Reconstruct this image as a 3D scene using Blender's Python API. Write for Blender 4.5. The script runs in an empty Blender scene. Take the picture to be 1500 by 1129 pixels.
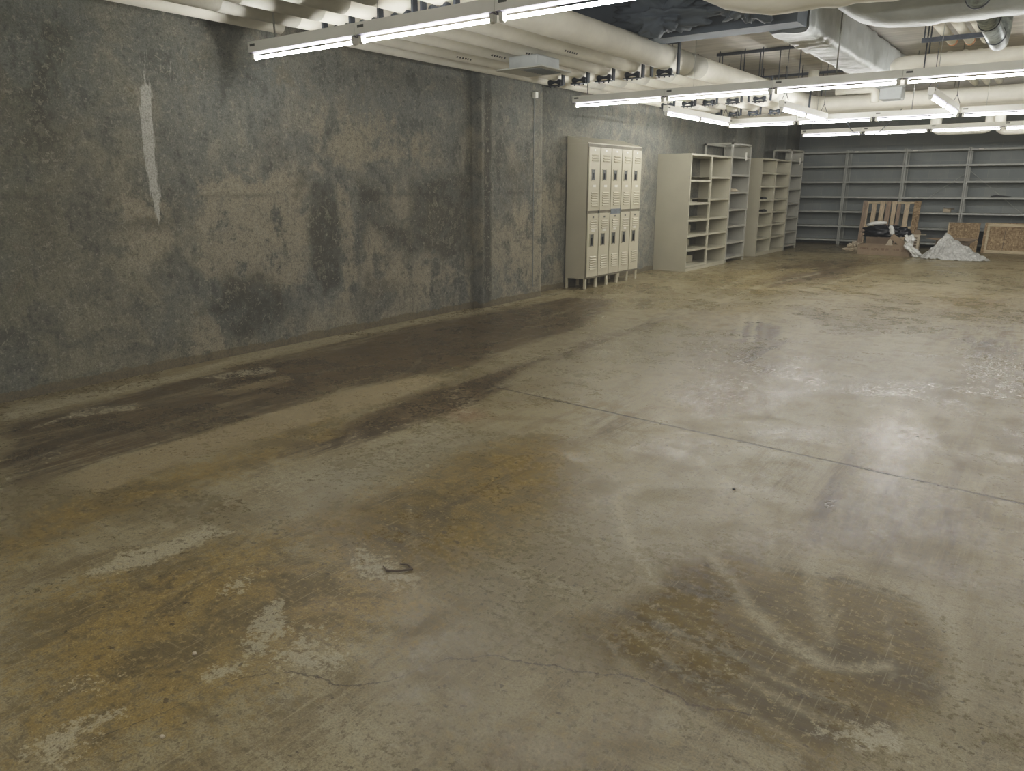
import bpy, math, random
import numpy as np
from mathutils import Vector, Matrix, noise as mn
random.seed(4)
PI = math.pi
COL = bpy.context.scene.collection

# ------------------------------------------------------------------ camera frame (image taken as 1500 x 1129)
FPX, PITCH, YAW, EYE = 1088.0, math.radians(15.0), math.radians(36.05), 1.42
RV = Vector((math.cos(YAW), math.sin(YAW), 0))
FV = Vector((-math.sin(YAW)*math.cos(PITCH), math.cos(YAW)*math.cos(PITCH), -math.sin(PITCH)))
UV = Vector((-math.sin(YAW)*math.sin(PITCH), math.cos(YAW)*math.sin(PITCH), math.cos(PITCH)))
def ray(px, py): return FV + RV*((px-750)/FPX) + UV*((564.5-py)/FPX)
def ground(px, py, z=0.0):
    d = ray(px, py); t = (z-EYE)/d.z
    return (d.x*t, d.y*t)
def onwall(px, py, X=-5.65):
    d = ray(px, py); t = X/d.x
    return (d.y*t, EYE+d.z*t)

# ------------------------------------------------------------------ object helpers
def tag(o, label=None, cat=None, group=None, kind=None):
    if label: o['label'] = label
    if cat: o['category'] = cat
    if group: o['group'] = group
    if kind: o['kind'] = kind
    return o
def thing(name, label, cat, loc=(0,0,0), rot=(0,0,0), group=None):
    o = bpy.data.objects.new(name, None); COL.objects.link(o)
    o.location = loc; o.rotation_euler = rot; o.empty_display_size = .1
    return tag(o, label, cat, group)

class MB:
    def __init__(s): s.v=[]; s.f=[]
    def box(s, x0,x1,y0,y1,z0,z1, M=None):
        b=len(s.v)
        vs=[(x0,y0,z0),(x1,y0,z0),(x1,y1,z0),(x0,y1,z0),(x0,y0,z1),(x1,y0,z1),(x1,y1,z1),(x0,y1,z1)]
        if M is not None: vs=[tuple(M@Vector(v)) for v in vs]
        s.v+=vs
        s.f+=[tuple(b+i for i in q) for q in ((0,3,2,1),(4,5,6,7),(0,1,5,4),(1,2,6,5),(2,3,7,6),(3,0,4,7))]
        return s
    def prism(s, pts, a0, a1, axis='y'):
        b=len(s.v); n=len(pts)
        for a in (a0,a1):
            for (p,q) in pts:
                s.v.append((p,a,q) if axis=='y' else ((a,p,q) if axis=='x' else (p,q,a)))
        s.f.append(tuple(b+i for i in range(n))); s.f.append(tuple(b+n+i for i in reversed(range(n))))
        for i in range(n):
            j=(i+1)%n; s.f.append((b+i,b+n+i,b+n+j,b+j))
        return s
    def tube(s, pts, r, n=16, cap=True, wob=0, seed=0):
        pts=[Vector(p) for p in pts]; b=len(s.v); m=len(pts)
        t0=(pts[1]-pts[0]).normalized()
        up=Vector((0,0,1)) if abs(t0.z)<.9 else Vector((1,0,0))
        for i,p in enumerate(pts):
            if i==0: t=pts[1]-p
            elif i==m-1: t=p-pts[i-1]
            else: t=pts[i+1]-pts[i-1]
            t.normalize()
            sd=t.cross(up)
            if sd.length<1e-4: sd=t.cross(Vector((0,1,0)))
            sd.normalize(); u2=sd.cross(t).normalized(); up=u2
            rr=r[i] if isinstance(r,(list,tuple)) else r
            for k in range(n):
                a=2*PI*k/n
                q=rr
                d=sd*math.cos(a)+u2*math.sin(a)
                if wob: q=rr*(1+wob*mn.noise((p+d*rr)*6+Vector((seed,0,0)))+wob*.6*mn.noise((p+d*rr)*17+Vector((seed,3,0))))
                s.v.append(tuple(p+d*q))
        for i in range(m-1):
            for k in range(n):
                j=(k+1)%n
                s.f.append((b+i*n+k,b+i*n+j,b+(i+1)*n+j,b+(i+1)*n+k))
        if cap:
            s.f.append(tuple(b+k for k in reversed(range(n)))); s.f.append(tuple(b+(m-1)*n+k for k in range(n)))
        return s
    def grid(s, fn, nu, nv, closeu=False):
        b=len(s.v)
        for i in range(nu):
            for j in range(nv): s.v.append(tuple(fn(i/(nu if closeu else nu-1), j/(nv-1))))
        for i in range(nu if closeu else nu-1):
            for j in range(nv-1):
                a=b+i*nv+j; c=b+((i+1)%nu)*nv+j
                s.f.append((a,c,c+1,a+1))
        return s
    def build(s, name, mat, parent=None, smooth=False, bevel=0, loc=None):
        me=bpy.data.meshes.new(name); me.from_pydata(s.v,[],s.f); me.validate(); me.update()
        if mat: me.materials.append(mat)
        o=bpy.data.objects.new(name,me); COL.objects.link(o)
        if smooth: me.shade_smooth()
        if loc: o.location=loc
        if bevel:
            m=o.modifiers.new('bevel','BEVEL'); m.width=bevel; m.segments=2; m.limit_method='ANGLE'
        if parent: o.parent=parent
        return o
def struct(o): o['kind']='structure'; return o

def arc_path(points, rad=.2, seg=6, step=None):
    """rounded polyline through points"""
    P=[Vector(p) for p in points]; out=[P[0]]
    for i in range(1,len(P)-1):
        a=(P[i-1]-P[i]).normalized(); c=(P[i+1]-P[i]).normalized()
        s=P[i]+a*rad; e=P[i]+c*rad
        for k in range(seg+1):
            t=k/seg
            out.append((1-t)**2*s+2*t*(1-t)*P[i]+t*t*e)
    out.append(P[-1])
    if step:
        res=[out[0]]
        for a,b in zip(out,out[1:]):
            n=max(1,int((b-a).length/step))
            for k in range(1,n+1): res.append(a.lerp(b,k/n))
        out=res
    return out

# ------------------------------------------------------------------ materials
def s2l(c): return tuple(((x/255)/12.92 if x/255<=.04045 else ((x/255+.055)/1.055)**2.4) for x in c)+(1,)
class NT:
    def __init__(s,name):
        m=bpy.data.materials.new(name); m.use_nodes=True; s.m=m; s.t=m.node_tree
        s.b=s.t.nodes['Principled BSDF']; s.co=s.n('ShaderNodeTexCoord').outputs['Object']
    def n(s,k,**kw):
        x=s.t.nodes.new(k)
        for a,v in kw.items(): setattr(x,a,v)
        return x
    def l(s,a,b): s.t.links.new(a,b)
    def put(s,sock,v):
        if isinstance(v,bpy.types.NodeSocket): s.l(v,sock)
        else: sock.default_value=v
    def math(s,op,a,b=0.0,c=None,clamp=False):
        x=s.n('ShaderNodeMath',operation=op); x.use_clamp=clamp
        s.put(x.inputs[0],a); s.put(x.inputs[1],b)
        if c is not None: s.put(x.inputs[2],c)
        return x.outputs[0]
    def mapping(s,scale,loc=(0,0,0),rot=(0,0,0)):
        x=s.n('ShaderNodeMapping'); s.l(s.co,x.inputs[0]); x.inputs['Scale'].default_value=scale; x.inputs['Location'].default_value=loc; x.inputs['Rotation'].default_value=rot
        return x.outputs[0]
    def noise(s,scale,detail=4,rough=.55,vec=None,dist=0):
        x=s.n('ShaderNodeTexNoise'); s.l(vec or s.co,x.inputs['Vector'])
        x.inputs['Scale'].default_value=scale; x.inputs['Detail'].default_value=detail; x.inputs['Roughness'].default_value=rough; x.inputs['Distortion'].default_value=dist
        return x.outputs['Fac']
    def ramp(s,v,a,b,lo=0.,hi=1.):
        x=s.n('ShaderNodeMapRange',interpolation_type='SMOOTHSTEP'); s.put(x.inputs[0],v)
        x.inputs[1].default_value=a; x.inputs[2].default_value=b; x.inputs[3].default_value=lo; x.inputs[4].default_value=hi
        return x.outputs[0]
    def mix(s,f,a,b,mode='MIX'):
        x=s.n('ShaderNodeMix',data_type='RGBA',blend_type=mode)
        s.put(x.inputs[0],f); s.put(x.inputs[6],a); s.put(x.inputs[7],b)
        return x.outputs[2]
    def bump(s,h,strength=.2,dist=.01):
        x=s.n('ShaderNodeBump'); x.inputs['Strength'].default_value=strength; x.inputs['Distance'].default_value=dist
        s.l(h,x.inputs['Height']); s.l(x.outputs[0],s.b.inputs['Normal'])
    def attr(s,name):
        x=s.n('ShaderNodeAttribute'); x.attribute_name=name
        y=s.n('ShaderNodeSeparateColor'); s.l(x.outputs['Color'],y.inputs[0])
        return y.outputs[0],y.outputs[1],y.outputs[2],x.outputs['Alpha']
    def done(s,col=None,rough=None,metal=0,spec=None):
        if col is not None: s.put(s.b.inputs['Base Color'],col)
        if rough is not None: s.put(s.b.inputs['Roughness'],rough)
        s.b.inputs['Metallic'].default_value=metal
        if spec is not None: s.b.inputs['Specular IOR Level'].default_value=spec
        return s.m
def simple(name,c,rough=.5,var=.12,scale=4,metal=0,bump=0,bscale=60,spec=None,stretch=None):
    n=NT(name); base=s2l(c)
    vec=n.mapping(stretch) if stretch else None
    f=n.noise(scale,5,.6,vec)
    dark=tuple(x*(1-var*1.6) for x in base[:3])+(1,); lite=tuple(min(1,x*(1+var)) for x in base[:3])+(1,)
    c2=n.mix(n.ramp(f,.3,.7),dark,lite)
    if bump: n.bump(n.noise(bscale,4,.6,vec),bump)
    return n.done(c2,rough,metal,spec)

M={}
M['beige']=simple('beige enamel',(186,181,160),.38,.04,1.5)
M['beige_door']=simple('beige enamel door',(200,194,170),.35,.04,2)
M['dark_recess']=simple('dark recess steel',(92,94,90),.4,.2,30,.3)
M['black']=simple('black steel',(34,36,38),.5,.2,8)  # plain black colour of handles, brackets and small items
M['sticker']=simple('white paper sticker',(238,236,225),.6,.03,20)
M['tape']=simple('blue grey tape',(116,124,130),.5,.15,20)
M['shelf_beige']=simple('beige shelving enamel',(184,180,160),.42,.04,1.5)
M['shelf_grey']=simple('grey shelving enamel',(174,173,162),.42,.06,2)
M['rack_grey']=simple('galvanised grey rack',(184,187,180),.42,.08,3)
M['rack_shelf']=simple('grey rack deck',(136,142,142),.5,.08,3)
M['pipe']=simple('cream canvas pipe jacket',(234,231,217),.6,.07,2.2,bump=.25,bscale=25)
M['pipe_band']=simple('grey bare jacket band',(196,195,184),.6,.06,6,bump=.15)
M['pipe_rust']=simple('orange pipe end tape',(205,150,110),.6,.1,12)
M['duct_grey']=simple('grey foil duct wrap',(190,196,196),.42,.1,3,.15,bump=.5,bscale=18)
M['duct_cream']=simple('cream canvas duct wrap',(230,227,212),.65,.06,1.4,bump=.3,bscale=9)
M['galv']=simple('mottled galvanised steel',(165,175,175),.35,.3,16,.6)
M['hanger']=simple('black iron hanger',(52,58,66),.6,.2,20)
M['beam']=simple('dark blue grey steel beam',(96,106,116),.7,.1,3)
M['fixture']=simple('white enamel fixture',(250,250,242),.35,.03,2)
M['marker']=simple('black stencil ink',(70,68,62),.7,.1,20)
M['rod']=simple('zinc threaded rod',(170,172,168),.35,.1,30,.6)
M['darkrod']=simple('dark threaded rod',(80,84,90),.5,.1,30,.3)
M['card']=simple('brown cardboard',(142,125,104),.85,.08,6,bump=.1)
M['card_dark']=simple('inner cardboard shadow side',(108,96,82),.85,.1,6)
M['card_ink']=simple('faded carton print',(104,78,60),.85,.1,20)
M['paper']=simple('crumpled pale paper',(205,192,168),.8,.08,12,bump=.4,bscale=20)
M['whiteplastic']=simple('white foam sheet',(225,226,220),.4,.08,12,bump=.4,bscale=22)
M['blackbag']=simple('black plastic bag',(26,29,34),.28,.3,14,bump=.8,bscale=16)
M['wood']=simple('pale pine board',(212,192,162),.75,.16,7,stretch=(9,9,1),bump=.1)
M['wood_dark']=simple('weathered brown board',(168,148,128),.8,.18,7,stretch=(9,9,1),bump=.1)
M['pine_x']=simple('pine batten',(204,188,156),.75,.12,6,stretch=(1,9,9))
M['lens']=simple('white diffuser grille',(205,207,200),.5,.04,3)
M['dimmed_underside']=simple('shaded lavender grey reflector',(104,102,116),.6,.03,2)  # lavender grey painted in to dim the lit white housing underside
M['holder']=simple('white lamp holder plastic',(214,214,204),.4,.03,5)

def mk_osb():
    n=NT('oriented strand board')
    v=n.n('ShaderNodeTexVoronoi'); n.l(n.mapping((22,22,48),rot=(0,.5,0)),v.inputs['Vector']); v.inputs['Scale'].default_value=1
    sep=n.n('ShaderNodeSeparateColor'); n.l(v.outputs['Color'],sep.inputs[0])
    v2=n.n('ShaderNodeTexVoronoi'); n.l(n.mapping((45,45,18),rot=(0,-.7,0)),v2.inputs['Vector']); v2.inputs['Scale'].default_value=1
    s2=n.n('ShaderNodeSeparateColor'); n.l(v2.outputs['Color'],s2.inputs[0])
    c=n.mix(n.math('MULTIPLY',sep.outputs[0],s2.outputs[1]),s2l((140,118,88)),s2l((204,180,142)))
    c=n.mix(n.ramp(n.noise(25,4),.55,.72),c,s2l((104,78,50)))
    n.bump(sep.outputs[0],.2); return n.done(c,.75)
M['osb']=mk_osb()
def mk_tube():
    n=NT('glowing fluorescent tube')
    n.b.inputs['Emission Color'].default_value=(1,.975,.93,1); n.b.inputs['Emission Strength'].default_value=TUBE
    f=n.noise(3,2); return n.done(n.mix(f,(.9,.9,.9,1),(.95,.95,.95,1)),.4)
TUBE=70.0
M['tube']=mk_tube()
def mk_sheet():
    n=NT('clear plastic sheeting')
    f=n.noise(12,6,.7,dist=1.2)
    c=n.mix(n.ramp(f,.35,.65),s2l((185,186,180)),s2l((242,243,238)))
    n.bump(n.noise(22,6,.7,dist=2),.9,.03)
    n.b.inputs['Transmission Weight'].default_value=.25
    n.b.inputs['Coat Weight'].default_value=.6; n.b.inputs['Coat Roughness'].default_value=.15
    return n.done(c,.32)
M['sheet']=mk_sheet()

# ------------------------------------------------------------------ painted fields (stains, scuffs, cracks) on real surfaces
def poly_sd(X,Y,poly):
    """signed distance, positive inside"""
    P=np.array(poly,float); n=len(P); d=np.full(X.shape,1e9); ins=np.zeros(X.shape,bool)
    for i in range(n):
        ax,ay=P[i]; bx,by=P[(i+1)%n]; ex,ey=bx-ax,by-ay
        t=np.clip(((X-ax)*ex+(Y-ay)*ey)/(ex*ex+ey*ey+1e-12),0,1)
        d=np.minimum(d,(X-ax-ex*t)**2+(Y-ay-ey*t)**2)
        c=((ay>Y)!=(by>Y))
        xx=ax+(Y-ay)*ex/(ey if abs(ey)>1e-12 else 1e-12)
        ins^=c&(X<xx)
    d=np.sqrt(d); return np.where(ins,d,-d)
def line_d(X,Y,pl):
    d=np.full(X.shape,1e9)
    for (ax,ay),(bx,by) in zip(pl,pl[1:]):
        ex,ey=bx-ax,by-ay
        t=np.clip(((X-ax)*ex+(Y-ay)*ey)/(ex*ex+ey*ey+1e-12),0,1)
        d=np.minimum(d,np.hypot(X-ax-ex*t,Y-ay-ey*t))
    return d
def grid_mesh(name,us,vs,fn,attrs,mat,parent=None):
    U,V=np.meshgrid(us,vs,indexing='ij'); nu,nv=U.shape
    co=fn(U,V).reshape(-1,3)
    idx=np.arange(nu*nv).reshape(nu,nv)
    q=np.stack([idx[:-1,:-1],idx[1:,:-1],idx[1:,1:],idx[:-1,1:]],-1).reshape(-1,4)
    me=bpy.data.meshes.new(name)
    me.vertices.add(nu*nv); me.vertices.foreach_set('co',co.astype(np.float32).ravel())
    me.loops.add(len(q)*4); me.loops.foreach_set('vertex_index',q.ravel().astype(np.int32))
    me.polygons.add(len(q)); me.polygons.foreach_set('loop_start',(np.arange(len(q))*4).astype(np.int32))
    me.update(calc_edges=True); me.validate()
    for an,ch in attrs(U,V).items():
        a=me.attributes.new(an,'FLOAT_COLOR','POINT')
        arr=np.stack([np.broadcast_to(c,U.shape) for c in ch],-1).astype(np.float32)
        a.data.foreach_set('color',arr.ravel())
    me.materials.append(mat)
    o=bpy.data.objects.new(name,me); COL.objects.link(o)
    if parent: o.parent=parent
    return o

# ---- floor
def G(pts): return [ground(*p) for p in pts]
def floor_attrs(X,Y):
    def pm(pts,soft,amp=1.0):
        return np.clip(.5+poly_sd(X,Y,G(pts))/(2*soft),0,1)*amp
    def ln(pts,w,amp=1.0):
        return np.clip(1-line_d(X,Y,G(pts))/w,0,1)*amp
    mx=lambda *a: np.maximum.reduce(a)
    brown=mx(
        pm([(0,624),(267,558),(341,536),(640,470),(705,460),(830,436),(900,438),(860,478),(760,508),(660,545),(500,572),(225,652),(92,695),(0,722)],.10,.66),
        pm([(260,570),(341,545),(480,515),(640,478),(705,466),(790,450),(830,455),(740,500),(640,530),(500,560),(400,580),(320,595)],.2,.8),
        pm([(330,570),(420,530),(560,490),(700,465),(740,480),(700,510),(560,545),(440,585)],.2,1.0),
        pm([(0,660),(60,645),(170,610),(260,590),(200,625),(90,660),(0,690)],.15,.9),
        pm([(480,640),(560,600),(660,565),(720,545),(800,522),(745,560),(700,590),(560,635),(420,672),(380,675)],.12,.95),
        pm([(760,545),(850,500),(960,460),(1010,452),(900,500),(800,540)],.15,.5),
        pm([(540,745),(640,700),(760,660),(800,650),(760,720),(650,790),(550,800)],.25,.4),
        pm([(1078,492),(1095,472),(1130,472),(1142,485),(1130,498),(1090,502)],.12,1.0),
        pm([(1090,505),(1140,500),(1130,540),(1085,530)],.3,.5),
        pm([(1120,410),(1230,385),(1290,383),(1210,412),(1130,420)],.3,.75),
        pm([(1120,395),(1160,383),(1280,380),(1240,392)],.3,.6),
        pm([(960,690),(900,660),(830,640),(800,610),(880,600),(960,620),(1000,650)],.25,.3),
        pm([(1120,680),(1250,670),(1430,745),(1440,800),(1340,850),(1240,800),(1080,740)],.35,.45),
        pm([(1120,480),(1170,500),(1150,600),(1120,680),(1080,640),(1110,540)],.3,.3),
        pm([(1380,540),(1330,560),(1340,640),(1400,720),(1440,700),(1390,620)],.3,.35),
        pm([(1380,500),(1440,470),(1500,480),(1500,520),(1420,520)],.4,.5))
    ochre=mx(
        pm([(0,790),(60,745),(220,690),(420,645),(560,600),(640,570),(700,560),(620,610),(470,660),(300,715),(140,770),(0,850)],.16,.75),
        pm([(300,650),(420,615),(520,600),(470,645),(340,690)],.12,.5),
        pm([(0,900),(140,830),(300,790),(430,770),(480,800),(620,850),(650,900),(540,950),(420,1010),(300,1070),(160,1129),(0,1129)],.25,.78),
        pm([(340,860),(520,800),(620,860),(560,940),(420,940),(340,900)],.2,.9),
        pm([(430,790),(560,715),(700,655),(800,640),(840,660),(800,740),(720,800),(620,860),(470,830)],.22,.85),
        pm([(0,1060),(80,1000),(120,1129),(0,1129)],.12,.8),
        pm([(1040,400),(1180,380),(1340,390),(1300,440),(1200,430),(1060,450)],.5,.4),
        pm([(1300,420),(1500,430),(1500,500),(1380,470)],.5,.45),
        pm([(940,470),(1060,440),(1160,450),(1060,490)],.3,.45),
        pm([(560,1129),(700,1050),(900,1040),(1100,1129)],.2,.3))
    scrape=mx(
        pm([(130,840),(180,808),(240,795),(300,770),(340,778),(250,815),(200,832),(150,845)],.05,.85),
        pm([(280,1010),(350,985),(400,950),(420,905),(405,880),(380,905),(350,960),(300,985)],.05,.85),
        pm([(50,1129),(30,1090),(100,1060),(160,1040),(190,1040),(130,1075),(90,1129)],.06,.8),
        pm([(90,990),(180,985),(160,1015),(90,1020)],.05,.5),
        pm([(400,930),(470,920),(520,960),(470,1000),(380,990)],.08,.6),
        pm([(320,870),(340,840),(385,830),(360,870)],.05,.6),
        pm([(520,790),(620,840),(600,875),(500,840)],.06,.55),
        pm([(560,705),(640,665),(660,670),(600,720)],.08,.3),
        pm([(90,670),(90,640),(105,640),(40,690),(0,720),(0,700)],.05,.5),
        pm([(540,620),(640,605),(660,560),(720,590),(700,640),(560,690),(300,760),(280,740)],.15,.3),
        pm([(0,600),(267,545),(341,522),(640,462),(700,453),(830,424),(830,428),(700,459),(640,468),(341,532),(267,555),(0,618)],.04,.5),
        pm([(30,632),(120,598),(205,588),(200,600),(110,612)],.03,.5), pm([(290,553),(385,536),(410,543),(330,556)],.03,.5),
        pm([(1190,1065),(1290,1060),(1330,1080),(1340,1110),(1260,1105)],.05,.75),
        pm([(1090,460),(1078,495),(1086,497),(1096,462)],.05,.9), pm([(1104,462),(1098,500),(1106,500),(1112,462)],.05,.9),
        pm([(1395,395),(1430,395),(1440,412),(1400,418)],.2,.5))
    # pale overlay plank (an old repair strip)
    plank=mx(pm([(92,698),(225,655),(500,575),(620,550),(655,556),(560,590),(300,665),(145,721)],.012),
             pm([(310,575),(420,548),(430,556),(340,580)],.015,.5),
             pm([(940,455),(1000,432),(1030,436),(960,462)],.02,.5))
    A=lambda pts,w,amp: ln(pts,w,amp)
    arcs=[([(868,728),(870,760),(880,800),(903,850)],.03,.45),([(903,728),(913,770),(930,808),(962,860)],.045,.95),
        ([(1040,812),(1075,855),(1108,905),(1150,945),(1195,972),(1240,980),(1300,975)],.035,1.0),([(1105,898),(1150,938),(1200,968)],.06,1.0),
        ([(1190,800),(1196,850),(1215,940)],.035,.6),([(1180,840),(1190,880),(1205,935)],.02,.6),([(1385,890),(1410,960),(1408,1040)],.06,.6),
        ([(920,918),(1000,985),(1100,1045),(1200,1110)],.02,.55),([(955,900),(1060,975),(1160,1033),(1270,1080)],.03,.6),
        ([(1000,905),(1080,965),(1170,1010),(1260,1035)],.025,.5),([(880,930),(960,1010),(1080,1090),(1120,1129)],.02,.5),
        ([(820,870),(830,885),(836,890)],.02,.5),([(1050,810),(1100,770),(1150,725)],.015,.5),([(1280,760),(1310,800),(1330,830)],.02,.4),
        ([(1140,1000),(1210,930),(1230,890)],.01,.7),([(1300,890),(1302,950),(1310,1000)],.01,.5),([(1190,830),(1210,910)],.012,.5),
        ([(940,880),(1020,900)],.015,.6),([(950,890),(1030,905)],.01,.6),
        ([(600,735),(604,780),(612,830)],.012,.5),([(560,800),(620,870),(680,900)],.012,.5),([(510,790),(580,850),(640,890)],.012,.6),([(860,640),(960,560),(1060,490)],.03,.35),
        ([(1090,460),(1078,497)],.05,.9),([(1106,462),(1098,502)],.05,.9),([(1122,465),(1118,498)],.05,.6),
        ([(1400,455),(1450,452),(1500,460)],.07,.9),([(1400,470),(1440,475),(1500,478)],.05,.8),([(1380,500),(1420,490),(1500,500)],.05,.6),
        ([(1000,455),(1060,440),(1110,420),(1200,400)],.08,.8),([(960,470),(1050,445),(1120,430)],.05,.6),([(1180,425),(1290,395)],.1,.7),([(1010,440),(1100,405),(1150,395)],.1,.6),
        ([(1240,420),(1340,410),(1420,415)],.08,.5),([(420,620),(520,590),(620,560)],.02,.3),([(300,720),(420,670),(520,640)],.02,.3)]
    rr=random.Random(12)
    for k in range(60):
        cx,cy=rr.uniform(-4.8,.8),rr.uniform(1.0,11.0); a0=rr.uniform(-.5,.5) if rr.random()<.75 else rr.uniform(0,6.28); L_=rr.uniform(.3,1.4); bend=rr.uniform(-.4,.4)
        pts=[(cx+math.sin(a0+bend*t)*L_*t,cy+math.cos(a0+bend*t)*L_*t) for t in (-.5,-.25,0,.25,.5)]
        arcs.append((('w',pts),rr.uniform(.008,.03)*(1+cy*.12),rr.uniform(.2,.55)))
    scuff=np.zeros_like(X)
    for p,w,amp in arcs:
        pts=p[1] if isinstance(p,tuple) else G(p)
        scuff=np.maximum(scuff,np.clip(1-line_d(X,Y,pts)/w,0,1)*amp)
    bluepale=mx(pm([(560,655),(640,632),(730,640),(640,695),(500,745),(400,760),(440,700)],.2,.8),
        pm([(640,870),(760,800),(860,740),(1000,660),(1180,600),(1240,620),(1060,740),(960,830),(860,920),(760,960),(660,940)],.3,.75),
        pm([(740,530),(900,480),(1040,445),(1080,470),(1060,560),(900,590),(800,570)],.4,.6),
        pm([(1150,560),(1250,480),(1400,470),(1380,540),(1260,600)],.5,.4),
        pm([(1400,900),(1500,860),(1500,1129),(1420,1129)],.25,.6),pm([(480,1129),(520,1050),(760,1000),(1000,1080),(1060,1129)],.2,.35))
    olive=mx(
        pm([(1010,825),(1065,812),(1150,840),(1230,850),(1320,875),(1375,930),(1360,1040),(1290,1070),(1180,1100),(1080,1060),(1000,1010),(900,960),(860,935),(930,880)],.07,.85),
        pm([(1100,870),(1240,870),(1320,900),(1300,960),(1200,950),(1110,900)],.12,1.0),
        pm([(980,970),(1130,1000),(1240,1060),(1200,1110),(1080,1060)],.12,1.0),
        pm([(820,900),(930,890),(1000,980),(880,990)],.12,.45),
        pm([(540,745),(640,720),(680,760),(600,830),(540,800)],.2,.7))
    rust=mx(pm([(645,612),(660,596),(700,598),(730,610),(690,622)],.15,.9), pm([(860,610),(880,585),(930,590),(920,630)],.35,.5),
            pm([(1380,440),(1500,425),(1500,450),(1390,455)],.5,.5), pm([(590,640),(700,600),(760,640),(640,660)],.3,.35))
    wet=mx(pm([(930,600),(1000,560),(1060,550),(1030,600),(960,620)],.3,.7),
           pm([(1260,720),(1270,640),(1300,590),(1340,590),(1340,650),(1310,720)],.25,1.0),
           pm([(1180,640),(1280,560),(1330,570),(1230,660)],.3,.5))
    # signed offsets from joint and cracks (interpolate exactly through zero)
    j0,j1=ground(705,562),ground(1500,738)
    ex,ey=j1[0]-j0[0],j1[1]-j0[1]; L=math.hypot(ex,ey)
    joint=((X-j0[0])*ey-(Y-j0[1])*ex)/L
    joint=np.where(X<j0[0]-.1,9.,joint)
    def crack(pts):
        g=sorted(G(pts)); gx=[a for a,b in g]; gy=[b for a,b in g]
        s=Y-np.interp(X,gx,gy); return np.where((X<gx[0])|(X>gx[-1]),9.,s)
    c1=crack([(395,992),(430,980),(470,992),(500,1005),(560,1000),(600,985),(650,965),(720,962),(800,975),(860,985),(930,990),(1010,1030),(1110,1045)])
    c2=crack([(40,1129),(130,1085),(250,1040),(330,1000),(395,985)])
    c3=crack([(0,960),(60,925),(130,900)])
    c=np.where(np.abs(c1)<np.abs(c2),c1,c2); c=np.where(np.abs(c3)<np.abs(c),c3,c)
    return {'stainA':(brown,ochre,scrape,olive),'stainB':(rust,wet,plank,scuff),'lines':(joint,c,bluepale,np.ones_like(X))}

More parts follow.
